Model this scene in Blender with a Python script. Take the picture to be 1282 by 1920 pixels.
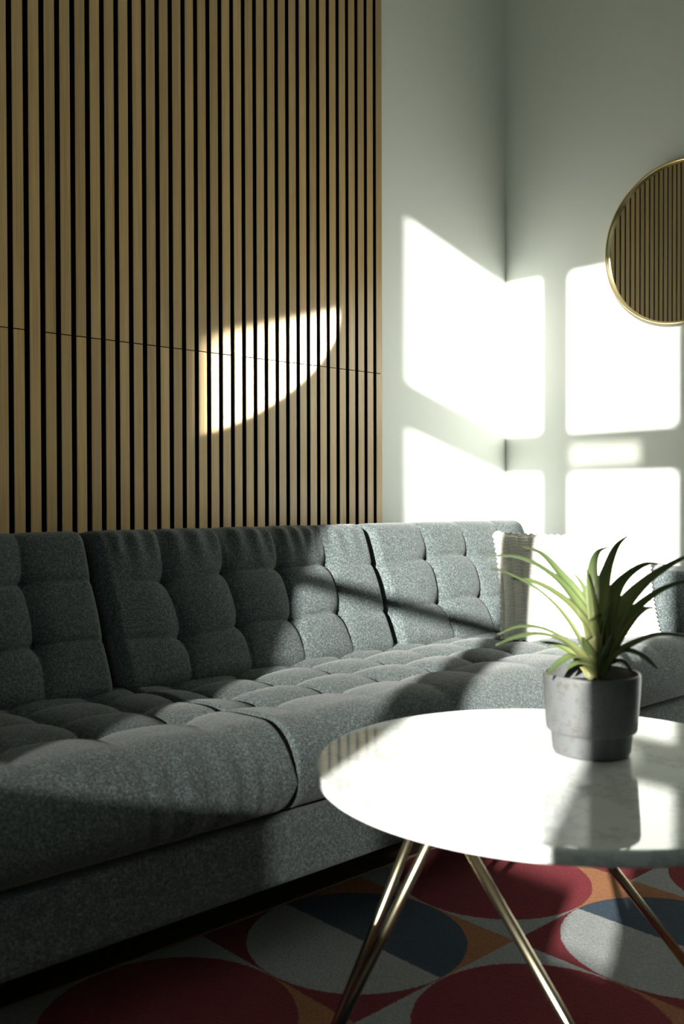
import bpy, bmesh, math, random
import numpy as np
from mathutils import Vector, Matrix, noise as mnoise

random.seed(4)
scene = bpy.context.scene
col = scene.collection
for o in list(bpy.data.objects):
    bpy.data.objects.remove(o)

# ------------------------------------------------------------------ camera
H = 0.80                                   # camera height
CAM = Vector((-2.871, -2.194, H))
TH = math.radians(47.06)                   # heading, measured from +X (the slatted wall runs along X)
FPX = 1800.0
FWD = Vector((math.cos(TH), math.sin(TH), 0))
RGT = Vector((math.sin(TH), -math.cos(TH), 0))
cd = bpy.data.cameras.new('camera')
cam = bpy.data.objects.new('camera', cd)
col.objects.link(cam)
cd.sensor_fit = 'HORIZONTAL'
cd.sensor_width = 24.0
cd.lens = FPX / 1282 * 24.0
cd.clip_start = 0.02
pitch = -math.atan(24 / FPX)
fw = (FWD * math.cos(pitch) + Vector((0, 0, 1)) * math.sin(pitch)).normalized()
up = RGT.cross(fw)
rot = Matrix((RGT, up, -fw)).transposed()
rot = rot @ Matrix.Rotation(-0.0025, 3, 'Z')
cam.matrix_world = Matrix.Translation(CAM) @ rot.to_4x4()
cd.dof.use_dof = True
cd.dof.focus_distance = 2.45
cd.dof.aperture_fstop = 5.0
scene.camera = cam

# ------------------------------------------------------------------ view, world, sun
vs = scene.view_settings
vs.view_transform = 'Standard'
vs.look = 'None'
vs.gamma = 1.0
vs.use_curve_mapping = False
vs.exposure = 0.0
scene.cycles.use_denoising = True
scene.cycles.max_bounces = 12
scene.cycles.diffuse_bounces = 6
scene.cycles.sample_clamp_indirect = 8.0

world = bpy.data.worlds.new('sky')
scene.world = world
world.use_nodes = True
bg = world.node_tree.nodes['Background']
bg.inputs[0].default_value = (0.62, 0.86, 0.86, 1)
bg.inputs[1].default_value = 0.9

KY, KZ = 0.492, -0.283                      # sun travel per metre of +X
SUN_DIR = Vector((1.0, KY, KZ)).normalized()
SUN_E = 22.5
sd = bpy.data.lights.new('sun', 'SUN')
sd.energy = SUN_E
sd.angle = math.radians(0.6)
sd.color = (1.0, 0.97, 0.91)
sun = bpy.data.objects.new('sun', sd)
col.objects.link(sun)
sun.rotation_euler = SUN_DIR.to_track_quat('-Z', 'Y').to_euler()
sun.location = (-8, -6, 4)

# ------------------------------------------------------------------ material helpers
def new_mat(name, color, rough=0.6, metal=0.0, spec=0.5):
    m = bpy.data.materials.new(name)
    m.use_nodes = True
    b = m.node_tree.nodes['Principled BSDF']
    b.inputs['Base Color'].default_value = (*color, 1)
    b.inputs['Roughness'].default_value = rough
    b.inputs['Metallic'].default_value = metal
    b.inputs['Specular IOR Level'].default_value = spec
    return m, m.node_tree, b

def N(nt, typ, **kw):
    n = nt.nodes.new(typ)
    for k, v in kw.items():
        setattr(n, k, v)
    return n

def tex_noise(nt, scale, detail=2.0, rough=0.5, vec=None):
    n = N(nt, 'ShaderNodeTexNoise')
    n.inputs['Scale'].default_value = scale
    n.inputs['Detail'].default_value = detail
    n.inputs['Roughness'].default_value = rough
    if vec is not None:
        nt.links.new(vec, n.inputs['Vector'])
    return n

def mapping(nt, out, scale=(1, 1, 1)):
    mp = N(nt, 'ShaderNodeMapping')
    mp.inputs['Scale'].default_value = scale
    nt.links.new(out, mp.inputs['Vector'])
    return mp.outputs[0]

def ramp(nt, fac, stops):
    r = N(nt, 'ShaderNodeValToRGB')
    els = r.color_ramp.elements
    while len(els) < len(stops):
        els.new(0.5)
    for e, (p, c) in zip(els, stops):
        e.position = p
        e.color = (*c, 1)
    nt.links.new(fac, r.inputs['Fac'])
    return r.outputs['Color']

def bump(nt, b, height, strength=0.3, dist=0.002):
    bp = N(nt, 'ShaderNodeBump')
    bp.inputs['Strength'].default_value = strength
    bp.inputs['Distance'].default_value = dist
    nt.links.new(height, bp.inputs['Height'])
    nt.links.new(bp.outputs[0], b.inputs['Normal'])

def mixc(nt, fac, a, b_, mode='MIX'):
    m = N(nt, 'ShaderNodeMix', data_type='RGBA', blend_type=mode)
    for sock, v in ((m.inputs['Factor'], fac), (m.inputs['A'], a), (m.inputs['B'], b_)):
        if isinstance(v, (int, float)):
            sock.default_value = v
        elif isinstance(v, tuple):
            sock.default_value = (*v, 1)
        else:
            nt.links.new(v, sock)
    return m.outputs['Result']

def coords(nt, which='Object'):
    return N(nt, 'ShaderNodeTexCoord').outputs[which]

def math_(nt, op, a, b_=None, c=None):
    n = N(nt, 'ShaderNodeMath', operation=op)
    for i, v in enumerate((a, b_, c)):
        if v is None:
            continue
        if isinstance(v, (int, float)):
            n.inputs[i].default_value = v
        else:
            nt.links.new(v, n.inputs[i])
    return n.outputs[0]

M = {}
# painted plaster
m, nt, b = new_mat('white_plaster', (0.81, 0.835, 0.80), 0.85, spec=0.25)
n = tex_noise(nt, 260, 3, 0.6, coords(nt))
bump(nt, b, n.outputs[0], 0.12, 0.001)
M['wall'] = m
M['ceiling'] = new_mat('ceiling_paint', (0.62, 0.67, 0.63), 0.9, spec=0.2)[0]
M['wall_grey'] = new_mat('grey_wall_paint', (0.30, 0.32, 0.31), 0.85, spec=0.25)[0]
M['trim'] = new_mat('white_trim_paint', (0.8, 0.8, 0.78), 0.45)[0]

# oak veneer slats: grain along Z, tone varies from slat to slat
m, nt, b = new_mat('oak_veneer', (0.3, 0.2, 0.1), 0.33, spec=0.6)
geo = N(nt, 'ShaderNodeNewGeometry')
oi = N(nt, 'ShaderNodeObjectInfo')
off = N(nt, 'ShaderNodeVectorMath', operation='MULTIPLY_ADD')
nt.links.new(oi.outputs['Random'], off.inputs[0])
off.inputs[1].default_value = (7.0, 3.0, 11.0)
nt.links.new(geo.outputs['Position'], off.inputs[2])
v = mapping(nt, off.outputs[0], (330, 330, 4.0))
g1 = tex_noise(nt, 1.0, 4, 0.6, v)
v2 = mapping(nt, off.outputs[0], (60, 60, 1.2))
g2 = tex_noise(nt, 1.0, 2, 0.5, v2)
c1 = ramp(nt, g1.outputs[0], [(0.25, (0.45, 0.30, 0.125)), (0.55, (0.62, 0.43, 0.20)), (0.8, (0.70, 0.51, 0.26))])
c2 = mixc(nt, g2.outputs[0], (0.82, 0.80, 0.76), (1.12, 1.10, 1.06))
c3 = mixc(nt, 1.0, c1, c2, 'MULTIPLY')
t = N(nt, 'ShaderNodeMapRange')
t.inputs['To Min'].default_value = 0.86
t.inputs['To Max'].default_value = 1.1
nt.links.new(oi.outputs['Random'], t.inputs['Value'])
hs = N(nt, 'ShaderNodeHueSaturation')
nt.links.new(t.outputs[0], hs.inputs['Value'])
nt.links.new(c3, hs.inputs['Color'])
nt.links.new(hs.outputs[0], b.inputs['Base Color'])
b.inputs['Coat Weight'].default_value = 0.3
b.inputs['Coat Roughness'].default_value = 0.35
bump(nt, b, g1.outputs[0], 0.15, 0.0006)
M['oak'] = m
m, nt, b = new_mat('black_felt', (0.012, 0.012, 0.012), 1.0, spec=0.1)
M['felt'] = m

# heathered grey upholstery
def fabric(name, dark, mid, light):
    m, nt, b = new_mat(name, mid, 0.95, spec=0.15)
    oc = coords(nt)
    f1 = tex_noise(nt, 460, 2, 0.75, oc)
    f2 = tex_noise(nt, 210, 3, 0.7, oc)
    f3 = tex_noise(nt, 7, 3, 0.5, oc)
    s = math_(nt, 'ADD', math_(nt, 'MULTIPLY', f1.outputs[0], 0.55), math_(nt, 'MULTIPLY', f2.outputs[0], 0.45))
    c = ramp(nt, s, [(0.38, dark), (0.5, mid), (0.62, light)])
    c = mixc(nt, 1.0, c, mixc(nt, f3.outputs[0], (0.9, 0.9, 0.9), (1.1, 1.1, 1.1)), 'MULTIPLY')
    nt.links.new(c, b.inputs['Base Color'])
    b.inputs['Sheen Weight'].default_value = 0.12
    b.inputs['Sheen Roughness'].default_value = 0.5
    bump(nt, b, s, 0.5, 0.0018)
    return m
M['sofa'] = fabric('grey_heather_fabric', (0.027, 0.034, 0.036), (0.064, 0.079, 0.082), (0.168, 0.19, 0.19))
M['seam'] = new_mat('grey_seam_thread', (0.30, 0.33, 0.33), 0.9)[0]
M['seam_dark'] = new_mat('dark_seam_fabric', (0.03, 0.036, 0.038), 0.95)[0]
M['dark_wood'] = new_mat('dark_stained_wood', (0.035, 0.022, 0.014), 0.5)[0]

# knitted cream pillow
m, nt, b = new_mat('cream_knit', (0.88, 0.85, 0.78), 0.95, spec=0.15)
n = tex_noise(nt, 420, 2, 0.6, coords(nt))
bump(nt, b, n.outputs[0], 0.4, 0.001)
M['knit'] = m
M['knit_trim'] = new_mat('cream_trim_yarn', (0.82, 0.80, 0.74), 0.95)[0]

# marble
m, nt, b = new_mat('white_marble', (0.82, 0.83, 0.82), 0.035)
oc = coords(nt)
w = tex_noise(nt, 5.5, 6, 0.62, oc)
vm = N(nt, 'ShaderNodeVectorMath', operation='MULTIPLY_ADD')
nt.links.new(w.outputs['Color'], vm.inputs[0])
vm.inputs[1].default_value = (0.5, 0.5, 0.5)
nt.links.new(oc, vm.inputs[2])
w2 = tex_noise(nt, 6, 5, 0.6, vm.outputs[0])
vein = math_(nt, 'ABSOLUTE', math_(nt, 'SUBTRACT', w2.outputs[0], 0.5))
c = ramp(nt, vein, [(0.0, (0.60, 0.63, 0.62)), (0.035, (0.80, 0.82, 0.81)), (0.2, (0.86, 0.87, 0.86))])
nt.links.new(c, b.inputs['Base Color'])
M['marble'] = m

# metals and mirror
m, nt, b = new_mat('brushed_brass', (0.83, 0.68, 0.36), 0.28, 1.0)
M['brass'] = m
m, nt, b = new_mat('antique_brass', (0.62, 0.55, 0.38), 0.22, 1.0)
M['leg_brass'] = m
M['mirror'] = new_mat('silvered_glass', (0.66, 0.67, 0.65), 0.0, 1.0)[0]

# speckled ceramic
m, nt, b = new_mat('speckled_ceramic', (0.3, 0.3, 0.31), 0.42)
oc = coords(nt)
s1 = tex_noise(nt, 260, 3, 0.7, oc)
s2 = tex_noise(nt, 75, 4, 0.7, oc)
s3 = tex_noise(nt, 12, 2, 0.5, oc)
cbase = mixc(nt, s3.outputs[0], (0.075, 0.079, 0.083), (0.105, 0.108, 0.11))
sp = ramp(nt, math_(nt, 'MULTIPLY', s1.outputs[0], s2.outputs[0]), [(0.27, (0, 0, 0)), (0.33, (1, 1, 1))])
cc = mixc(nt, math_(nt, 'MULTIPLY', sp, 0.6), cbase, (0.06, 0.048, 0.038))
nt.links.new(cc, b.inputs['Base Color'])
bump(nt, b, s1.outputs[0], 0.15, 0.0008)
M['ceramic'] = m
m, nt, b = new_mat('potting_soil', (0.02, 0.016, 0.012), 1.0, spec=0.1)
n = tex_noise(nt, 160, 4, 0.7, coords(nt))
bump(nt, b, n.outputs[0], 1.0, 0.006)
M['soil'] = m

# leaf: paler near the base, deep green to the tip (UV.y runs along the leaf)
m, nt, b = new_mat('bromeliad_leaf', (0.1, 0.2, 0.05), 0.42, spec=0.4)
uv = coords(nt, 'UV')
sx = N(nt, 'ShaderNodeSeparateXYZ')
nt.links.new(uv, sx.inputs[0])
oi = N(nt, 'ShaderNodeObjectInfo')
fac = math_(nt, 'ADD', sx.outputs['Y'], math_(nt, 'MULTIPLY', math_(nt, 'SUBTRACT', oi.outputs['Random'], 0.5), 0.35))
c = ramp(nt, fac, [(0.0, (0.26, 0.25, 0.105)), (0.35, (0.19, 0.225, 0.085)), (0.7, (0.105, 0.15, 0.055)), (1.0, (0.06, 0.08, 0.038))])
v = mapping(nt, uv, (60, 1.5, 1))
st = tex_noise(nt, 1.0, 3, 0.6, v)
c = mixc(nt, 1.0, c, mixc(nt, st.outputs[0], (0.75, 0.78, 0.75), (1.25, 1.22, 1.2)), 'MULTIPLY')
nt.links.new(c, b.inputs['Base Color'])
b.inputs['Subsurface Weight'].default_value = 0.0
tr = N(nt, 'ShaderNodeBsdfTranslucent')
nt.links.new(c, tr.inputs['Color'])
mx = N(nt, 'ShaderNodeMixShader')
mx.inputs[0].default_value = 0.22
nt.links.new(b.outputs[0], mx.inputs[1])
nt.links.new(tr.outputs[0], mx.inputs[2])
nt.links.new(mx.outputs[0], nt.nodes['Material Output'].inputs['Surface'])
M['leaf'] = m

# floor boards
m, nt, b = new_mat('oiled_floor_oak', (0.12, 0.085, 0.05), 0.45)
v = mapping(nt, coords(nt), (3, 60, 1))
n = tex_noise(nt, 1.0, 4, 0.6, v)
nt.links.new(ramp(nt, n.outputs[0], [(0.3, (0.035, 0.026, 0.018)), (0.7, (0.065, 0.048, 0.033))]), b.inputs['Base Color'])
M['floor'] = m

# rug: touching circles on a square grid, every other one plain red, the rest split cream/navy
m, nt, b = new_mat('rug_pile', (0.3, 0.02, 0.03), 1.0, spec=0.05)
pos = N(nt, 'ShaderNodeNewGeometry').outputs['Position']
wob = tex_noise(nt, 140, 2, 0.6, pos)
wv = N(nt, 'ShaderNodeVectorMath', operation='MULTIPLY_ADD')
wsub = N(nt, 'ShaderNodeVectorMath', operation='SUBTRACT')
nt.links.new(wob.outputs['Color'], wsub.inputs[0])
wsub.inputs[1].default_value = (0.5, 0.5, 0.5)
nt.links.new(wsub.outputs[0], wv.inputs[0])
wv.inputs[1].default_value = (0.007, 0.007, 0.0)
nt.links.new(pos, wv.inputs[2])
sx = N(nt, 'ShaderNodeSeparateXYZ')
nt.links.new(wv.outputs[0], sx.inputs[0])
gx = math_(nt, 'DIVIDE', math_(nt, 'ADD', sx.outputs['X'], 1.29), 0.395)
gy = math_(nt, 'DIVIDE', math_(nt, 'ADD', sx.outputs['Y'], 0.955), 0.402)
ix = math_(nt, 'ROUND', gx)
iy = math_(nt, 'ROUND', gy)
fx = math_(nt, 'SUBTRACT', gx, ix)
fy = math_(nt, 'SUBTRACT', gy, iy)
r2 = math_(nt, 'ADD', math_(nt, 'MULTIPLY', fx, fx), math_(nt, 'MULTIPLY', fy, fy))
inside = math_(nt, 'LESS_THAN', r2, 0.495 ** 2)
par = math_(nt, 'FLOORED_MODULO', math_(nt, 'ADD', ix, iy), 2.0)
odd = math_(nt, 'GREATER_THAN', par, 0.5)
right = math_(nt, 'GREATER_THAN', fx, 0.0)
low = math_(nt, 'LESS_THAN', fy, 0.0)
RED, DRED, CREAM, NAVY, ORANGE = (0.155, 0.008, 0.016), (0.135, 0.007, 0.013), (0.25, 0.265, 0.262), (0.024, 0.042, 0.066), (0.27, 0.11, 0.042)
split = mixc(nt, right, CREAM, NAVY)
disc = mixc(nt, odd, RED, split)
out_split = mixc(nt, right, DRED, ORANGE)
out_red = mixc(nt, math_(nt, 'MULTIPLY', right, low), CREAM, ORANGE)
outer = mixc(nt, odd, out_red, out_split)
c = mixc(nt, inside, outer, disc)
p1 = tex_noise(nt, 230, 3, 0.8, pos)
p2 = tex_noise(nt, 9, 3, 0.5, pos)
c = mixc(nt, 1.0, c, mixc(nt, p1.outputs[0], (0.3, 0.3, 0.3), (1.7, 1.7, 1.7)), 'MULTIPLY')
c = mixc(nt, 1.0, c, mixc(nt, p2.outputs[0], (0.88, 0.88, 0.88), (1.12, 1.12, 1.12)), 'MULTIPLY')
nt.links.new(c, b.inputs['Base Color'])
b.inputs['Sheen Weight'].default_value = 0.1
bump(nt, b, p1.outputs[0], 1.0, 0.006)
M['rug'] = m
M['rug_edge'] = new_mat('rug_binding', (0.30, 0.22, 0.13), 0.95)[0]

# window pane: clear with a faint reflection
m = bpy.data.materials.new('window_glass')
m.use_nodes = True
nt = m.node_tree
nt.nodes.clear()
tb = N(nt, 'ShaderNodeBsdfTransparent')
tb.inputs[0].default_value = (0.97, 0.98, 0.97, 1)
gb = N(nt, 'ShaderNodeBsdfGlossy')
gb.inputs['Roughness'].default_value = 0.0
fr = N(nt, 'ShaderNodeFresnel')
fr.inputs[0].default_value = 1.3
mx = N(nt, 'ShaderNodeMixShader')
out = N(nt, 'ShaderNodeOutputMaterial')
nt.links.new(fr.outputs[0], mx.inputs[0])
nt.links.new(tb.outputs[0], mx.inputs[1])
nt.links.new(gb.outputs[0], mx.inputs[2])
nt.links.new(mx.outputs[0], out.inputs[0])
M['glass'] = m
m = bpy.data.materials.new('sun_filter')  # added sun filter, lets only a weak band of sunlight through
m.use_nodes = True
nt = m.node_tree
nt.nodes.clear()
tb = N(nt, 'ShaderNodeBsdfTransparent')
tb.inputs[0].default_value = (0.42, 0.42, 0.40, 1)
out = N(nt, 'ShaderNodeOutputMaterial')
nt.links.new(tb.outputs[0], out.inputs[0])
M['weak_sun'] = m
m = bpy.data.materials.new('graded_sun_dimmer')  # added sun dimmer, passes less light towards its bottom edge
m.use_nodes = True
nt = m.node_tree
nt.nodes.clear()
tb = N(nt, 'ShaderNodeBsdfTransparent')
sg = N(nt, 'ShaderNodeSeparateXYZ')
nt.links.new(coords(nt, 'Generated'), sg.inputs[0])
g_ = ramp(nt, sg.outputs['Z'], [(0.0, (0.36, 0.36, 0.36)), (0.32, (0.42, 0.42, 0.42)), (0.62, (0.68, 0.68, 0.68)), (1.0, (0.97, 0.97, 0.97))])
nt.links.new(g_, tb.inputs[0])
out = N(nt, 'ShaderNodeOutputMaterial')
nt.links.new(tb.outputs[0], out.inputs[0])
M['dimmer'] = m
M['grass'] = new_mat('lawn', (0.10, 0.14, 0.05), 1.0)[0]

# ------------------------------------------------------------------ object helpers
def link(name, me, mat, parent=None, smooth=False):
    o = bpy.data.objects.new(name, me)
    col.objects.link(o)
    if mat is not None:
        me.materials.append(mat)
    if parent is not None:
        o.parent = parent
    if smooth:
        me.polygons.foreach_set('use_smooth', [True] * len(me.polygons))
    return o

def from_bm(name, bm, mat, parent=None, smooth=False):
    me = bpy.data.meshes.new(name)
    bm.normal_update()
    bm.to_mesh(me)
    bm.free()
    return link(name, me, mat, parent, smooth)

def from_arrays(name, V, F, mat, parent=None, smooth=True, uv=None):
    me = bpy.data.meshes.new(name)
    me.from_pydata([tuple(map(float, v)) for v in V], [], [tuple(map(int, f)) for f in F])
    if uv is not None:
        l = me.uv_layers.new(name='UVMap')
        for lp in me.loops:
            l.data[lp.index].uv = uv[lp.vertex_index]
    me.update()
    return link(name, me, mat, parent, smooth)

def add_box(bm, lo, hi):
    lo, hi = Vector(lo), Vector(hi)
    mat = Matrix.Translation((lo + hi) / 2) @ Matrix.Diagonal((*(hi - lo), 1))
    return bmesh.ops.create_cube(bm, size=1, matrix=mat)

def box(name, lo, hi, mat, parent=None, bev=0.0, seg=2):
    bm = bmesh.new()
    add_box(bm, lo, hi)
    if bev:
        bmesh.ops.bevel(bm, geom=bm.edges[:] + bm.verts[:], offset=bev, segments=seg, affect='EDGES', profile=0.5)
    return from_bm(name, bm, mat, parent, smooth=False)

def tag(o, label=None, cat=None, group=None, kind=None):
    if label: o['label'] = label
    if cat: o['category'] = cat
    if group: o['group'] = group
    if kind: o['kind'] = kind
    return o

def empty(name, loc, label=None, cat=None, group=None):
    o = bpy.data.objects.new(name, None)
    o.empty_display_size = 0.1
    o.location = loc
    col.objects.link(o)
    return tag(o, label, cat, group)

def keep(o, parent):
    """parent while the mesh keeps its world placement"""
    o.parent = parent
    o.matrix_parent_inverse = Matrix.Translation(-parent.location) if parent.rotation_euler[:] == (0, 0, 0) else parent.matrix_world.inverted()
    return o

def tube(name, pts, r, mat, parent=None, n=12, caps=True, radii=None, closed=False):
    pts = [Vector(p) for p in pts]
    V, F = [], []
    L = len(pts)
    ref = None
    for i, p in enumerate(pts):
        if closed:
            d = (pts[(i + 1) % L] - pts[i - 1]).normalized()
        else:
            d = (pts[min(i + 1, L - 1)] - pts[max(i - 1, 0)]).normalized()
        if ref is None:
            ref = d.orthogonal().normalized()
        ref = (ref - d * ref.dot(d)).normalized()
        w = d.cross(ref)
        rr = radii[i] if radii else r
        for k in range(n):
            a = 2 * math.pi * k / n
            V.append(p + (ref * math.cos(a) + w * math.sin(a)) * rr)
    for i in range(L if closed else L - 1):
        j = (i + 1) % L
        for k in range(n):
            F.append((i * n + k, i * n + (k + 1) % n, j * n + (k + 1) % n, j * n + k))
    if caps and not closed:
        F.append(tuple(range(n - 1, -1, -1)))
        F.append(tuple((L - 1) * n + k for k in range(n)))
    return from_arrays(name, V, F, mat, parent)

def lathe(name, prof, mat, parent=None, n=64, center=(0, 0, 0)):
    V, F = [], []
    for (r, z) in prof:
        for k in range(n):
            a = 2 * math.pi * k / n
            V.append((center[0] + r * math.cos(a), center[1] + r * math.sin(a), center[2] + z))
    for i in range(len(prof) - 1):
        for k in range(n):
            F.append((i * n + k, i * n + (k + 1) % n, (i + 1) * n + (k + 1) % n, (i + 1) * n + k))
    return from_arrays(name, V, F, mat, parent)

# ------------------------------------------------------------------ room shell
RX0, RX1, RY0, RY1, RZ = -4.0, 0.0, -7.0, 0.0, 2.95
T = 0.12
tag(box('floor', (RX0 - T, RY0 - T, -0.1), (RX1 + T, RY1 + T, 0), M['floor']), kind='structure')
tag(box('ceiling', (RX0 - T, RY0 - T, RZ), (RX1 + T, RY1 + T, RZ + 0.1), M['ceiling']), kind='structure')
tag(box('wall_left', (RX0 - T, RY1, 0), (RX1 + T, RY1 + T, RZ), M['wall']), kind='structure')
tag(box('wall_right', (RX1, RY0 - T, 0), (RX1 + T, RY1, RZ), M['wall']), kind='structure')
tag(box('wall_near', (RX0 - T, RY0 - T, 0), (RX1, RY0, RZ), M['wall_grey']), kind='structure')
tag(box('baseboard_left', (-0.66, -0.014, 0), (RX1, 0, 0.09), M['trim'], bev=0.003), kind='structure')
tag(box('baseboard_right', (-0.014, RY0, 0), (0, -0.014, 0.09), M['trim'], bev=0.003), kind='structure')

# window in the wall behind the camera; the openings follow from the sun patches
def wy(yeq): return yeq + KY * RX0
def wz(zeq): return H + zeq + KZ * RX0
Y0, Y1 = wy(-0.728), wy(0.256)
ZB, ZT = wz(-1.232), wz(0.815)
bm = bmesh.new()
W2A, W2B, W2Z = wy(-1.66), wy(-0.90), wz(-0.75)
for lo, hi in (((RX0 - T, RY0, 0), (RX0, W2A, RZ)), ((RX0 - T, W2B, 0), (RX0, Y0, RZ)), ((RX0 - T, Y1, 0), (RX0, RY1, RZ)),
               ((RX0 - T, Y0, 0), (RX0, Y1, ZB)), ((RX0 - T, Y0, ZT), (RX0, Y1, RZ)),
               ((RX0 - T, W2A, 0), (RX0, W2B, W2Z)), ((RX0 - T, W2A, ZT), (RX0, W2B, RZ))):
    add_box(bm, lo, hi)
tag(from_bm('wall_rear', bm, M['wall_grey']), kind='structure')
win = empty('window_1', (RX0, (Y0 + Y1) / 2, ZB))
win['kind'] = 'structure'
XF0, XF1 = RX0 - 0.03, RX0
def wpart(name, y0, y1, z0, z1, x0=XF0, x1=XF1, mat='trim'):
    return keep(box(name, (x0, y0, z0), (x1, y1, z1), M[mat]), win)
wpart('mullion', wy(-0.282), wy(-0.165), ZB, ZT)
wpart('transom', wy(-0.165), Y1, wz(0.09), wz(0.24))
wpart('transom', Y0, wy(-0.282), wz(0.195), wz(0.24))
wpart('transom', Y0, wy(-0.282), wz(0.09), wz(0.115))
wpart('transom', Y0, wy(-0.56), wz(0.115), wz(0.195))
wpart('sun_filter_strip', wy(-0.56), wy(-0.282), wz(0.115), wz(0.195), RX0 - 0.02, RX0 - 0.016, 'weak_sun')  # added in the transom gap to cast a weak light band on the wall
wpart('sun_block_stile', Y0, wy(-0.625), ZB, wz(-0.50))  # unseen piece shaped to shade the right half of pot and plant
wpart('glazing_bar', wy(-0.165), Y1, wz(-0.585), wz(-0.548))
wpart('sun_block_rail', wy(-0.03), Y1, ZB, wz(-1.045))  # stepped blockers, added to set where low sun ends on sofa and rug
wpart('sun_block_rail', wy(-0.165), wy(-0.03), ZB, wz(-1.17))
wpart('sun_block_rail', wy(-0.50), wy(-0.282), ZB, wz(-1.13))
for (a, c_) in ((wy(-0.165), Y1), (Y0, wy(-0.282))):
    for (z0, z1) in ((ZB, wz(0.09)), (wz(0.24), ZT)):
        wpart('pane', a, c_, z0, z1, RX0 - 0.02, RX0 - 0.016, 'glass')
wpart('added_sun_dimmer', wy(-0.165), Y1, wz(-1.18), wz(-0.62), RX0 - 0.012, RX0 - 0.010, 'dimmer')  # unseen layer added to dim the low sun on seat and base
wpart('window_sill', Y0 - 0.05, Y1 + 0.05, ZB - 0.03, ZB, RX0, RX0 + 0.10)
# unseen second opening, added to throw bounce light onto the slats and sofa
win = empty('bounce_window', (RX0, (W2A + W2B) / 2, W2Z))
win['kind'] = 'structure'
wm = (W2A + W2B) / 2
wpart('mullion', wm - 0.055, wm + 0.055, W2Z, ZT)
for (a, c_) in ((W2A, wm - 0.055), (wm + 0.055, W2B)):
    wpart('transom', a, c_, wz(0.09), wz(0.24))
    for (z0, z1) in ((W2Z, wz(0.09)), (wz(0.24), ZT)):
        wpart('pane', a, c_, z0, z1, RX0 - 0.02, RX0 - 0.016, 'glass')
wpart('window_sill', W2A - 0.05, W2B + 0.05, W2Z - 0.03, W2Z, RX0, RX0 + 0.10)
tag(box('ground', (-40, -40, -0.35), (40, 40, -0.25), M['grass']), kind='structure')

# ------------------------------------------------------------------ slatted oak wall panels
PITCH, SW, ST = 0.040, 0.0270, 0.022
X_GAP0 = -1.905
ZJ = H + 0.402
slat_mesh = {}
def slat_me(z0, z1):
    key = (round(z0, 3), round(z1, 3))
    if key not in slat_mesh:
        bm = bmesh.new()
        add_box(bm, (0, -ST, z0), (SW, -0.009, z1))
        bmesh.ops.bevel(bm, geom=[e for e in bm.edges if abs(e.verts[0].co.z - e.verts[1].co.z) > 0.1 and e.verts[0].co.y < -0.015],
                        offset=0.001, segments=1, affect='EDGES')
        me = bpy.data.meshes.new('slat')
        bm.to_mesh(me)
        bm.free()
        me.materials.append(M['oak'])
        me.materials.append(M['felt'])
        for f_ in me.polygons:
            f_.material_index = 0 if f_.normal.y < -0.4 else 1
        slat_mesh[key] = me
    return slat_mesh[key]
spans = [(17, 31, 'nearest the white corner wall'), (2, 16, 'second from the white corner wall'),
         (-13, 1, 'third from the white corner wall'), (-28, -14, 'fourth from the white corner wall'),
         (-43, -29, 'fifth from the white corner wall')]
JG = 0.0012
for (i0, i1, where) in spans:
    xa = X_GAP0 + PITCH * (i0 - 1)
    xb = X_GAP0 + PITCH * i1 - 0.0065
    if i0 == 17: xb = X_GAP0 + PITCH * 31 - 0.0065
    for lvl, z0, z1 in (('upper', ZJ + JG, RZ), ('lower', 0.0, ZJ - JG)):
        p = empty('oak_slat_panel', (xa, 0, z0),
                  f'{lvl} oak slat panel on black felt, {where}', 'wall panel', 'oak slat panels on the left wall')
        keep(box('felt_backing', (xa, -0.009, ZJ if lvl == 'upper' else z0), (xb, -0.0005, ZJ if lvl == 'lower' else z1), M['felt']), p)
        n0 = i0 - 1 if lvl == 'upper' else i0
        for i in range(n0, i1):
            full = i == i0 - 1
            me = slat_me(0.0, RZ) if full else slat_me(z0, z1)
            s = bpy.data.objects.new('slat', me)
            col.objects.link(s)
            s.location = (X_GAP0 + PITCH * i + 0.0065, 0, 0)
            keep(s, p)

# ------------------------------------------------------------------ round mirror and the sunlight it throws back
MY, MZ, MR = -0.690, H + 0.812, 0.258
mir = empty('round_mirror', (0, MY, MZ), 'round mirror in a thin brass frame on the white wall', 'mirror')
def disc_x(name, x0, x1, r, mat, parent, n=96):
    V, F = [], []
    for x in (x0, x1):
        for k in range(n):
            a = 2 * math.pi * k / n
            V.append((x, MY + r * math.cos(a), MZ + r * math.sin(a)))
    F.append(tuple(range(n)))
    F.append(tuple(range(2 * n - 1, n - 1, -1)))
    for k in range(n):
        F.append((k, n + k, n + (k + 1) % n, (k + 1) % n))
    o = from_arrays(name, V, F, mat, None, smooth=False)
    bm = bmesh.new(); bm.from_mesh(o.data); bmesh.ops.recalc_face_normals(bm, faces=bm.faces[:]); bm.to_mesh(o.data); bm.free()
    return keep(o, parent)
disc_x('mirror_glass', -0.014, -0.002, MR - 0.004, M['mirror'], mir)
V, F = [], []
prof = [(MR - 0.007, -0.014), (MR - 0.007, -0.024), (MR - 0.005, -0.026), (MR - 0.001, -0.026), (MR, -0.024), (MR, 0.0), (MR - 0.004, 0.0), (MR - 0.004, -0.014)]
n = 128
for (r, x) in prof:
    for k in range(n):
        a = 2 * math.pi * k / n
        V.append((x, MY + r * math.cos(a), MZ + r * math.sin(a)))
L = len(prof)
for i in range(L):
    j = (i + 1) % L
    for k in range(n):
        F.append((i * n + k, i * n + (k + 1) % n, j * n + (k + 1) % n, j * n + k))
keep(from_arrays('frame', V, F, M['brass'], None, smooth=False), mir)

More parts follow.
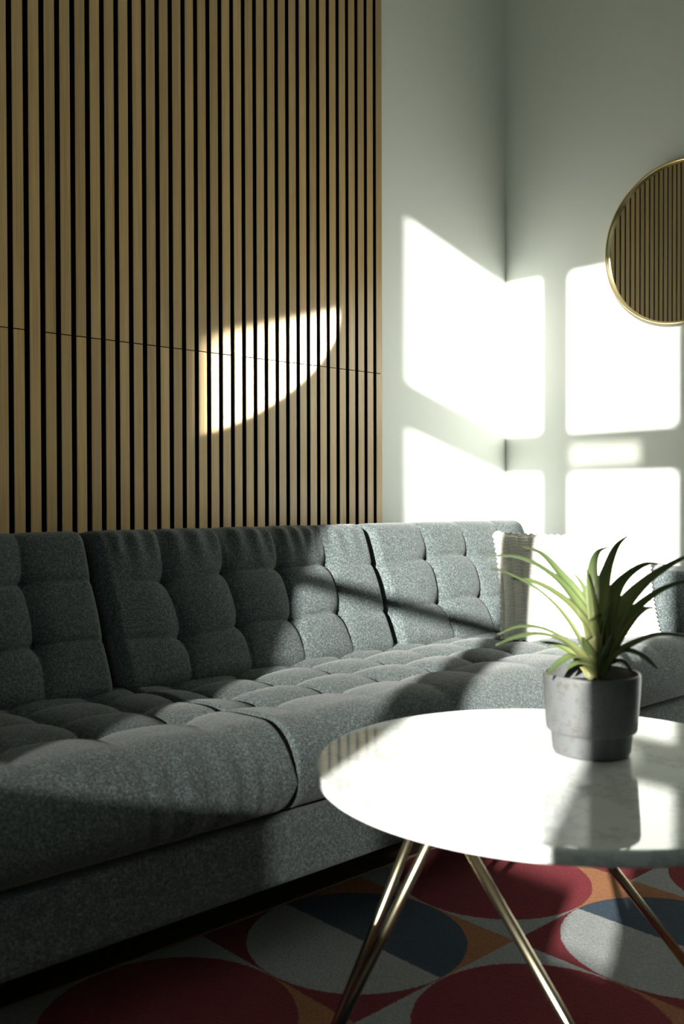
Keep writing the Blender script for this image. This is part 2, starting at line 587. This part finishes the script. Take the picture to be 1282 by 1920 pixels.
# the lit quarter of the mirror throws the sun back onto the slats: an area lamp with a
# one degree beam stands in for that specular bounce, leaving the mirror in the mirrored sun direction
BEAM = Vector((-SUN_DIR.x, SUN_DIR.y, SUN_DIR.z))
ld = bpy.data.lights.new('mirror_bounce', 'AREA')
ld.shape = 'RECTANGLE'
ld.size = 0.62
ld.size_y = 0.62
ld.spread = math.radians(1.3)
ld.energy = 20.0
ld.color = sd.color
ld.use_nodes = True
nt = ld.node_tree
em = nt.nodes['Emission']
pos = N(nt, 'ShaderNodeNewGeometry').outputs['Position']
sx = N(nt, 'ShaderNodeSeparateXYZ')
nt.links.new(pos, sx.inputs[0])
back = math_(nt, 'DIVIDE', math_(nt, 'ADD', sx.outputs['X'], 0.014), BEAM.x)
ym = math_(nt, 'SUBTRACT', sx.outputs['Y'], math_(nt, 'MULTIPLY', back, BEAM.y))
zm = math_(nt, 'SUBTRACT', sx.outputs['Z'], math_(nt, 'MULTIPLY', back, BEAM.z))
dy = math_(nt, 'SUBTRACT', ym, MY)
dz = math_(nt, 'SUBTRACT', zm, MZ)
rr = math_(nt, 'SQRT', math_(nt, 'ADD', math_(nt, 'MULTIPLY', dy, dy), math_(nt, 'MULTIPLY', dz, dz)))
def sstep(v, a, c_):
    mr = N(nt, 'ShaderNodeMapRange', interpolation_type='SMOOTHSTEP')
    mr.inputs['From Min'].default_value = a
    mr.inputs['From Max'].default_value = c_
    nt.links.new(v, mr.inputs['Value'])
    return mr.outputs[0]
mask = sstep(rr, MR - 0.004, MR - 0.008)
mask = math_(nt, 'MULTIPLY', mask, sstep(zm, H + 0.845, H + 0.770))
mask = math_(nt, 'MULTIPLY', mask, sstep(ym, -0.705, -0.630))
nt.links.new(mask, em.inputs['Strength'])
lo = bpy.data.objects.new('mirror_bounce', ld)
col.objects.link(lo)
lo.location = Vector((-0.014, MY, MZ)) + BEAM * 0.30
lo.rotation_euler = BEAM.to_track_quat('-Z', 'Y').to_euler()

# ------------------------------------------------------------------ rug
RGX0, RGX1, RGY0, RGY1 = -3.45, -0.55, -3.2, -0.755
rug = empty('area_rug', ((RGX0 + RGX1) / 2, (RGY0 + RGY1) / 2, 0), 'patterned rug of red, cream, navy and orange circles under the coffee table', 'rug')
keep(box('pile', (RGX0, RGY0, 0.0), (RGX1, RGY1, 0.012), M['rug'], bev=0.003), rug)
tube_pts = [(RGX0, RGY0, 0.006), (RGX0, RGY1, 0.006), (RGX1, RGY1, 0.006), (RGX1, RGY0, 0.006)]
bm = bmesh.new()
for lo_, hi_ in (((RGX0 - 0.006, RGY0 - 0.006, 0), (RGX1 + 0.006, RGY0, 0.0115)), ((RGX0 - 0.006, RGY1, 0), (RGX1 + 0.006, RGY1 + 0.006, 0.0115)),
                 ((RGX0 - 0.006, RGY0, 0), (RGX0, RGY1, 0.0115)), ((RGX1, RGY0, 0), (RGX1 + 0.006, RGY1, 0.0115))):
    add_box(bm, lo_, hi_)
keep(from_bm('edge_binding', bm, M['rug_edge']), rug)

# ------------------------------------------------------------------ sofa
def axis_samples(length, r0, r1, step):
    """sample positions 0..length, denser inside the rounded ends (radii r0, r1)"""
    a = [r0 * (1 - math.cos(t)) for t in np.linspace(0, math.pi / 2, 9)]
    nmid = max(2, int((length - r0 - r1) / step))
    mid = list(np.linspace(r0, length - r1, nmid + 1))[1:-1]
    e = [length - r1 * (1 - math.cos(t)) for t in np.linspace(math.pi / 2, 0, 9)]
    return np.array(a + mid + e)

def edge_prof(s, length, r0, r1):
    d0 = np.clip(s / r0, 0, 1)
    d1 = np.clip((length - s) / r1, 0, 1)
    return np.sqrt(np.clip(1 - (1 - d0) ** 2, 0, 1)) * np.sqrt(np.clip(1 - (1 - d1) ** 2, 0, 1))

def tufted(name, w, h, tf, tb, us, vs_, mat, parent, radii=(0.05, 0.05, 0.05, 0.05), puff=0.022, dip=0.03, crown=0.02,
           step=0.007, seed=0, wrinkle=None, fall=0.13, cut=0.0065, fold=None):
    """cushion lying in local XY, X 0..w, Y 0..h, tufted face toward +Z; tuft buttons at us x vs_"""
    xs = axis_samples(w, radii[0], radii[1], step)
    ys = axis_samples(h, radii[2], radii[3], step)
    X, Y = np.meshgrid(xs, ys, indexing='ij')
    E = edge_prof(X, w, radii[0], radii[1]) * edge_prof(Y, h, radii[2], radii[3])
    rng = np.random.RandomState(seed)
    # irregular grid lines
    Xw = X + 0.006 * np.sin(9 * Y + seed) + 0.004 * np.sin(23 * Y + 2 * seed + 5 * X)
    Yw = Y + 0.006 * np.sin(8 * X + 1.7 * seed) + 0.003 * np.sin(21 * X + seed)
    us = np.array(us); vv = np.array(vs_)
    du = np.min(np.abs(Xw[..., None] - us), axis=-1)
    dv = np.min(np.abs(Yw[..., None] - vv), axis=-1)
    # strength of a crease fades past the outermost tufts
    def outer(s, arr, fall):
        return np.exp(-np.clip(arr.min() - s, 0, None) / fall) * np.exp(-np.clip(s - arr.max(), 0, None) / fall)
    ou = outer(Y, vv, fall)       # for lines of constant u
    ov = outer(X, us, fall)
    su, sv = 0.030, 0.030
    valley = 1 - (1 - np.exp(-(du / su) ** 1.3) * (0.2 + 0.8 * ou)) * (1 - np.exp(-(dv / sv) ** 1.3) * (0.2 + 0.8 * ov))
    crease = np.maximum(np.exp(-(du / 0.0045) ** 2) * ou, np.exp(-(dv / 0.004) ** 2) * outer(X, us, 2.0 * fall))
    Z = tf + crown * (1 - (2 * X / w - 1) ** 2) * (1 - (2 * Y / h - 1) ** 2)
    Z = Z + puff * (1 - valley) - cut * crease
    for u in us:
        for v in vv:
            d2 = (Xw - u) ** 2 + (Yw - v) ** 2
            Z = Z - dip * (0.55 * np.exp(-d2 / 0.026 ** 2) + 0.45 * np.exp(-d2 / 0.010 ** 2))
    for k in range(10):
        cx, cy = rng.uniform(0, w), rng.uniform(0, h)
        Z = Z + rng.uniform(-0.005, 0.005) * np.exp(-((X - cx) ** 2 + (Y - cy) ** 2) / 0.07 ** 2)
    if wrinkle is not None:
        Z = Z + wrinkle(X, Y)
    Zf = Z * E
    Zb = -tb * E
    XX, YY = X.copy(), Y.copy()
    if fold is not None:
        YY = YY + fold(X, Y)
    nx, ny = X.shape
    V = np.concatenate([np.stack([XX, YY, Zf], -1).reshape(-1, 3), np.stack([XX, YY, Zb], -1).reshape(-1, 3)])
    idx = np.arange(nx * ny).reshape(nx, ny)
    q = np.stack([idx[:-1, :-1], idx[1:, :-1], idx[1:, 1:], idx[:-1, 1:]], -1).reshape(-1, 4)
    qb = q[:, ::-1] + nx * ny
    o = from_arrays(name, V, np.concatenate([q, qb]), mat, parent)
    bm = bmesh.new(); bm.from_mesh(o.data)
    bmesh.ops.remove_doubles(bm, verts=bm.verts[:], dist=1e-5)
    bm.to_mesh(o.data); bm.free()
    o.data.polygons.foreach_set('use_smooth', [True] * len(o.data.polygons))
    return o

SX0, SX1 = -2.93, -0.12
SF = -0.955                       # front plane of the base
sofa = empty('sofa', ((SX0 + SX1) / 2, -0.52, 0), 'grey heather tufted sofa along the slatted wall', 'sofa')
Z_B0, Z_B1 = H - 0.648, H - 0.535
XS = -1.845                       # seam between the two seat cushions
base = keep(box('base', (SX0, SF, Z_B0), (SX1, -0.09, Z_B1), M['sofa'], bev=0.012, seg=3), sofa)
# vertical stitched seam on the base front
sm = tube('seam', [(XS, SF - 0.001, Z_B0 + 0.006), (XS + 0.001, SF - 0.002, (Z_B0 + Z_B1) / 2), (XS - 0.001, SF - 0.001, Z_B1 - 0.008)], 0.0019, M['seam'], n=6)
sm.parent = base
sm.matrix_parent_inverse = Matrix.Translation(-sofa.location)
keep(box('back_frame', (SX0, -0.235, Z_B1 - 0.01), (SX1, -0.085, H - 0.16), M['sofa'], bev=0.03, seg=4), sofa)

# seat cushions (local X -> world X, local Y -> toward the wall, tufted face up)
ZS = Z_B1 + 0.001
def seat(x0, x1, us, seed, wrinkle=None, fold=None):
    w = x1 - x0
    y0, y1 = -0.985, -0.26
    d = y1 - y0
    vs_ = [0.215, 0.355, 0.495]
    o = tufted('seat_cushion', w, d, 0.080, 0.062, us, vs_, M['sofa'], None, radii=(0.013, 0.013, 0.085, 0.06),
               puff=0.018, dip=0.019, crown=0.012, fall=0.06, seed=seed, wrinkle=wrinkle, fold=fold)
    o.matrix_world = Matrix.Translation((x0, y0, ZS + 0.064)) @ Matrix.Rotation(math.radians(-1.6), 4, 'X')
    return keep_m(o, sofa)

def keep_m(o, parent):
    mw = o.matrix_world.copy()
    o.parent = parent
    o.matrix_parent_inverse = Matrix.Identity(4)
    o.matrix_basis = Matrix.Translation(-parent.location) @ mw
    return o

def wr(X, Y):
    e = np.exp(-((X - 0.70) / 0.13) ** 2) * np.exp(-((Y - 0.02) / 0.06) ** 2)
    return 0.0016 * e * np.sin(2 * math.pi * X / 0.034 + 1.5 * np.sin(20 * X))
def fold(X, Y):
    e = np.exp(-((X - 0.69) / 0.13) ** 2) * np.clip(1 - Y / 0.10, 0, 1)
    return -0.0026 * e * (np.sin(2 * math.pi * X / 0.047 + 2.6 * np.sin(23 * X)) + 0.5 * np.sin(2 * math.pi * X / 0.021 + 9 * X + 14 * Y))
seat(-2.71, XS - 0.001, [0.10, 0.265, 0.43, 0.595, 0.76], 1, wr, fold)
seat(XS + 0.001, -0.345, [0.10 + 0.1625 * k for k in range(9)], 2)

# back cushions, leaning on the frame
LEAN = math.radians(22.5)
def backc(x0, x1, us, seed, h=0.385, wrinkle=None):
    w = x1 - x0
    o = tufted('back_cushion', w, h, 0.062, 0.07, us, [0.125, 0.255], M['sofa'], None, radii=(0.028, 0.028, 0.04, 0.045),
               puff=0.0145, dip=0.024, crown=0.016, seed=seed, wrinkle=wrinkle, cut=0.0075, step=0.005)
    R = Matrix.Rotation(math.pi / 2 - LEAN, 4, 'X')
    o.matrix_world = Matrix.Translation((x0, -0.402, H - 0.432)) @ R
    keep_m(o, sofa)
    # welt along the top edge
    pts_ = [(0.035 + (w - 0.07) * k / 24, h - 0.0015 + 0.0012 * math.sin(k * 1.7 + seed), 0.004) for k in range(25)]
    pp_ = tube('piping', pts_, 0.0028, M['seam_dark'], n=8)
    pp_.parent = o
    return o
def wrt(X, Y):
    e = np.exp(-((Y - 0.345) / 0.05) ** 2)
    return 0.0035 * e * np.sin(2 * math.pi * X / 0.05 + 2.0 * np.sin(11 * X))
backc(-2.69, -1.873, [0.16, 0.325, 0.49, 0.655], 3)
backc(-1.867, -1.050, [0.165, 0.325, 0.487, 0.65], 4, wrinkle=wrt)
backc(-1.044, -0.335, [0.215, 0.392, 0.57], 5)
# arms
def arm(x0, x1):
    return keep(box('armrest', (x0, -0.955, Z_B1 - 0.02), (x1, -0.09, H - 0.205), M['sofa'], bev=0.022, seg=4), sofa)
arm(-0.345, -0.125)
arm(-2.925, -2.71)
for lx, ly in ((-2.8, -0.8), (-0.25, -0.8), (-2.8, -0.2), (-1.5, -0.2), (-0.25, -0.2)):
    if True:
        lg = lathe('leg', [(0.0, 0.0), (0.016, 0.0), (0.024, Z_B0), (0.0, Z_B0)], M['dark_wood'], n=20, center=(lx, ly, 0.0 if ly > -0.5 else 0.012))
        if ly < -0.5:
            lg.data.transform(Matrix.Diagonal((1, 1, (Z_B0 - 0.012) / Z_B0, 1)) if False else Matrix.Identity(4))
            for v_ in lg.data.vertices:
                if v_.co.z > 0.1: v_.co.z = Z_B0
        keep(lg, sofa)

# ------------------------------------------------------------------ knitted pillow
def make_pillow():
    bl, br = Vector((-0.757, -0.568, H - 0.424)), Vector((-0.410, -0.838, H - 0.378))
    tl, trr = Vector((-0.641, -0.455, H - 0.103)), Vector((-0.392, -0.800, H - 0.108))
    ex = ((br - bl) + (trr - tl)).normalized()
    ey = ((tl - bl) + (trr - br))
    ey = (ey - ex * ey.dot(ex)).normalized()
    ez = ex.cross(ey)                       # away from the camera or toward it
    if ez.dot(CAM - bl) < 0: ez = -ez
    p = empty('throw_pillow', (bl + br) / 2, 'cream chunky knit throw pillow leaning in the sofa corner', 'pillow')
    n = 230
    a = np.linspace(-1, 1, n)
    A, B = np.meshgrid(a, a, indexing='ij')
    def frame(A, B, sc=1.0):
        # outline pulled in a little between the corners
        Ax = A * (1 - 0.055 * (1 - B ** 2)) * sc
        Bx = B * (1 - 0.055 * (1 - A ** 2)) * sc
        u, v = (Ax + 1) / 2, (Bx + 1) / 2
        P = ((1 - u) * (1 - v))[..., None] * np.array(bl) + (u * (1 - v))[..., None] * np.array(br) + ((1 - u) * v)[..., None] * np.array(tl) + (u * v)[..., None] * np.array(trr)
        return P
    prof = np.clip((1 - A ** 2) * (1 - B ** 2), 0, 1) ** 0.42
    # knit relief: columns of fat stitches
    ncol, nrow = 15, 34
    cu = (A + 1) / 2 * ncol
    ci = np.floor(cu)
    fu = cu - ci - 0.5
    rv = (B + 1) / 2 * nrow + 0.35 * np.abs(fu) * 2 * ((ci % 2) * 2 - 1) + 0.5 * (ci % 2)
    fv = rv - np.floor(rv) - 0.5
    st = np.sqrt(np.clip(1 - (fu / 0.5) ** 2, 0, 1)) * np.sqrt(np.clip(1 - (fv / 0.5) ** 2, 0, 1))
    flat = ((ci % 5) == 4)
    rel = np.where(flat, 0.35 * np.abs(np.sin(math.pi * rv)), st)
    k = np.clip((1 - np.abs(A)) / 0.03, 0, 1) * np.clip((1 - np.abs(B)) / 0.03, 0, 1)
    P = frame(A, B)
    e = np.array(ez)
    Vf = P + (0.055 * prof + 0.0085 * rel * k)[..., None] * e
    Vb = P - (0.045 * prof)[..., None] * e
    V = np.concatenate([Vf.reshape(-1, 3), Vb.reshape(-1, 3)])
    idx = np.arange(n * n).reshape(n, n)
    q = np.stack([idx[:-1, :-1], idx[1:, :-1], idx[1:, 1:], idx[:-1, 1:]], -1).reshape(-1, 4)
    o = from_arrays('cover', V, np.concatenate([q, q[:, ::-1] + n * n]), M['knit'])
    bm = bmesh.new(); bm.from_mesh(o.data)
    bmesh.ops.remove_doubles(bm, verts=bm.verts[:], dist=1e-5)
    bmesh.ops.recalc_face_normals(bm, faces=bm.faces[:])
    bm.to_mesh(o.data); bm.free()
    o.data.polygons.foreach_set('use_smooth', [True] * len(o.data.polygons))
    keep(o, p)
    # scalloped yarn edge
    m_ = 460
    per = []
    for i in range(m_):
        t_ = 4 * i / m_
        s_ = int(t_); f_ = (t_ - s_) * 2 - 1
        per.append([(f_, -1), (1, f_), (-f_, 1), (-1, -f_)][s_])
    per = np.array(per)
    pp = frame(per[:, 0], per[:, 1], 1.012)
    rad = [0.0045 + 0.0052 * abs(math.sin(math.pi * i / (m_ / 92))) for i in range(m_)]
    keep(tube('scalloped_edge', [Vector(v) for v in pp], 0.006, M['knit_trim'], n=8, radii=rad, closed=True), p)
make_pillow()

# ------------------------------------------------------------------ coffee table
TD, TL = 1.274, 0.289
TC = CAM + FWD * TD + RGT * TL
TC.z = 0
ZT1 = H - 0.350
TTH = 0.019
TR = 0.325
tab = empty('coffee_table', TC, 'round white marble coffee table on zigzag brass rod legs', 'coffee table')
lathe('table_top', [(0, ZT1 - TTH), (TR - 0.004, ZT1 - TTH), (TR - 0.0012, ZT1 - TTH + 0.0012), (TR, ZT1 - TTH + 0.004), (TR, ZT1 - 0.003),
                    (TR - 0.001, ZT1 - 0.001), (TR - 0.003, ZT1), (0, ZT1)], M['marble'], tab, n=160)
for p_ in tab.children[0].data.polygons:
    p_.use_smooth = abs(p_.normal.z) < 0.9
def loc(f_, r_, z):
    v_ = FWD * f_ + RGT * r_
    return Vector((v_.x, v_.y, z))
ZU = ZT1 - TTH - 0.002
feet = {'l': loc(0.02, -0.326, 0.019), 'f': loc(-0.315, 0.080, 0.019), 'r': loc(0.15, 0.29, 0.019)}
tops = {'a': loc(-0.05, -0.146, ZU), 'e': loc(-0.055, -0.172, ZU), 'b': loc(0.115, -0.143, ZU), 'd': loc(0.125, -0.025, ZU), 'c': loc(-0.05, 0.17, ZU)}
for fk, tk in (('l', 'a'), ('f', 'e'), ('l', 'b'), ('r', 'd'), ('r', 'c'), ('f', 'c')):
    a_, b_ = feet[fk], tops[tk]
    tube('leg_rod', [a_, a_.lerp(b_, 0.5), b_], 0.0068, M['leg_brass'], tab, n=20)
for k in feet.values():
    lathe('foot', [(0, 0.0), (0.009, 0.0), (0.0095, 0.004), (0.008, 0.012), (0, 0.013)], M['leg_brass'], tab, n=24, center=(k.x, k.y, 0.0125))
for k in tops.values():
    lathe('mounting_plate', [(0, 0.0), (0.026, 0.0), (0.026, 0.004), (0, 0.004)], M['leg_brass'], tab, n=32, center=(k.x, k.y, ZT1 - TTH - 0.0042))

# ------------------------------------------------------------------ pot and plant
PD, PL = 1.318, 0.3427
PC = CAM + FWD * PD + RGT * PL
PC.z = ZT1
pot = empty('plant_pot', PC, 'speckled grey ceramic pot with stepped foot on the marble table', 'plant pot')
lathe('pot_body', [(0.0, 0.0008), (0.047, 0.0008), (0.0505, 0.002), (0.0525, 0.006), (0.0545, 0.027), (0.0548, 0.031), (0.0555, 0.0325), (0.0595, 0.0335), (0.0612, 0.036),
                   (0.0622, 0.05), (0.0648, 0.090), (0.0655, 0.108), (0.0650, 0.1110), (0.0638, 0.1120), (0.0622, 0.1112), (0.0615, 0.108), (0.0605, 0.09), (0.0, 0.088)], M['ceramic'], pot, n=96)
bm = bmesh.new()
bmesh.ops.create_circle(bm, cap_ends=True, radius=0.0605, segments=64)
bmesh.ops.subdivide_edges(bm, edges=bm.edges[:], cuts=1)
for v_ in bm.verts: v_.co.z = 0.092 + 0.002 * mnoise.noise(v_.co * 60)
from_bm('soil', bm, M['soil'], pot)

plant = empty('bromeliad', (PC.x, PC.y, ZT1 + 0.092), 'green bromeliad with long arching strap leaves in the grey pot', 'plant')
def px3(px, py, d):
    """a point d metres in front of the lens plane, used to trace leaf shapes"""
    return CAM + FWD * d + RGT * ((px - 641) / FPX * d) + Vector((0, 0, (936 - py) / FPX * d))
def catmull(P, n):
    P = [P[0] * 2 - P[1]] + P + [P[-1] * 2 - P[-2]]
    out = []
    segs = len(P) - 3
    for i in range(n + 1):
        t = i / n * segs
        k = min(int(t), segs - 1); t -= k
        p0, p1, p2, p3 = P[k:k + 4]
        out.append(0.5 * ((2 * p1) + (-p0 + p2) * t + (2 * p0 - 5 * p1 + 4 * p2 - p3) * t * t + (-p0 + 3 * p1 - 3 * p2 + p3) * t ** 3))
    return out
def leaf(pts, w, ddep, tw=0.0, chan=0.35):
    """pts: tip..base pixel trace, ddep: depth offset at the tip"""
    pts = pts[::-1]
    L = len(pts)
    P = []
    for i, (x, y) in enumerate(pts):
        t = i / (L - 1)
        P.append(px3(x, y, PD + ddep * t ** 1.2))
    n = 26
    C = catmull(P, n)
    V, F, UV = [], [], []
    m_ = 7
    for i, c_ in enumerate(C):
        t = i / n
        tan = (C[min(i + 1, n)] - C[max(i - 1, 0)]).normalized()
        outward = Vector((c_.x - PC.x, c_.y - PC.y, 0))
        if outward.length < 1e-4: outward = -FWD
        upv = Vector((0, 0, 1)) * 0.75 - outward.normalized() * 0.35 * (1 - t) - FWD * 0.18
        side = tan.cross(upv)
        if side.length < 1e-3: side = tan.cross(FWD)
        side.normalize()
        nrm = side.cross(tan).normalized()
        side = (side * math.cos(tw) + nrm * math.sin(tw)).normalized()
        nrm = side.cross(tan).normalized()
        ww = w * (1.0 - 0.12 * (1 - t)) * (1 - t ** 2.1) ** 0.9 * (0.80 + 0.25 * math.sin(math.pi * min(1, t * 1.6))) + 0.0006
        for k in range(m_):
            s_ = k / (m_ - 1) * 2 - 1
            V.append(c_ + side * (s_ * ww) + nrm * (chan * ww * s_ * s_))
            UV.append((k / (m_ - 1), t))
    for i in range(n):
        for k in range(m_ - 1):
            F.append((i * m_ + k, i * m_ + k + 1, (i + 1) * m_ + k + 1, (i + 1) * m_ + k))
    o = from_arrays('leaf', V, F, M['leaf'], None, uv=UV)
    sm_ = o.modifiers.new('thickness', 'SOLIDIFY')
    sm_.thickness = 0.0012
    sm_.offset = 0
    keep(o, plant)
leaves = [
    ([(905, 1044), (974, 1047), (1037, 1083), (1080, 1133), (1108, 1185), (1118, 1262)], 0.0122, .05, .1),
    ([(977, 1025), (1015, 1040), (1049, 1077), (1082, 1122), (1108, 1180), (1120, 1262)], 0.0122, .10, .1),
    ([(914, 1066), (955, 1078), (1012, 1111), (1055, 1155), (1090, 1212), (1112, 1264)], 0.0122, -.05, .0),
    ([(958, 1086), (1005, 1095), (1055, 1126), (1090, 1165), (1112, 1205), (1120, 1264)], 0.0160, .00, .2),
    ([(932, 1191), (974, 1177), (1021, 1183), (1070, 1210), (1100, 1240), (1116, 1268)], 0.0122, -.03, -.1),
    ([(929, 1211), (968, 1197), (1012, 1192), (1055, 1205), (1092, 1238), (1112, 1270)], 0.0128, -.09, -.1),
    ([(1023, 1270), (1046, 1247), (1075, 1234), (1098, 1246), (1112, 1268)], 0.0109, -.085, .0),
    ([(1073, 1073), (1094, 1102), (1104, 1145), (1112, 1200), (1120, 1262)], 0.0064, .06, .3),
    ([(1099, 1069), (1110, 1115), (1117, 1165), (1122, 1215), (1124, 1264)], 0.0160, -.01, .0),
    ([(1145, 1026), (1121, 1037), (1111, 1066), (1111, 1110), (1120, 1190), (1124, 1262)], 0.0109, .05, .0),
    ([(1178, 1005), (1156, 1027), (1139, 1070), (1129, 1117), (1126, 1190), (1126, 1262)], 0.0134, .03, .0),
    ([(1247, 1060), (1209, 1061), (1171, 1087), (1148, 1124), (1134, 1190), (1130, 1262)], 0.0128, .07, -.1),
    ([(1305, 1036), (1250, 1066), (1206, 1099), (1166, 1146), (1140, 1205), (1130, 1262)], 0.0160, .02, -.2),
    ([(1310, 1086), (1256, 1102), (1212, 1130), (1172, 1172), (1144, 1218), (1132, 1264)], 0.0160, -.03, -.1),
    ([(1228, 1141), (1206, 1146), (1178, 1172), (1150, 1215), (1132, 1264)], 0.0134, .05, .0),
    ([(1315, 1200), (1240, 1193), (1190, 1211), (1156, 1234), (1134, 1268)], 0.0173, -.05, .1),
    ([(1234, 1257), (1204, 1233), (1174, 1224), (1148, 1236), (1130, 1268)], 0.0109, -.075, .0),
    ([(1010, 1204), (1046, 1213), (1078, 1232), (1100, 1252), (1114, 1270)], 0.0134, .06, .1),
    ([(1150, 1120), (1140, 1150), (1132, 1190), (1127, 1230), (1124, 1266)], 0.0160, -.02, .0),
    ([(1060, 1258), (1080, 1246), (1098, 1250), (1110, 1262), (1116, 1272)], 0.0122, -.035, .0),
    ([(1186, 1262), (1168, 1244), (1150, 1246), (1138, 1258), (1130, 1272)], 0.0122, -.03, .0),
    ([(1092, 1195), (1100, 1218), (1110, 1242), (1118, 1270)], 0.0160, -.03, .0),
    ([(1148, 1190), (1142, 1218), (1134, 1245), (1126, 1272)], 0.0160, -.035, .0),
]
for a_ in leaves:
    leaf(*a_)
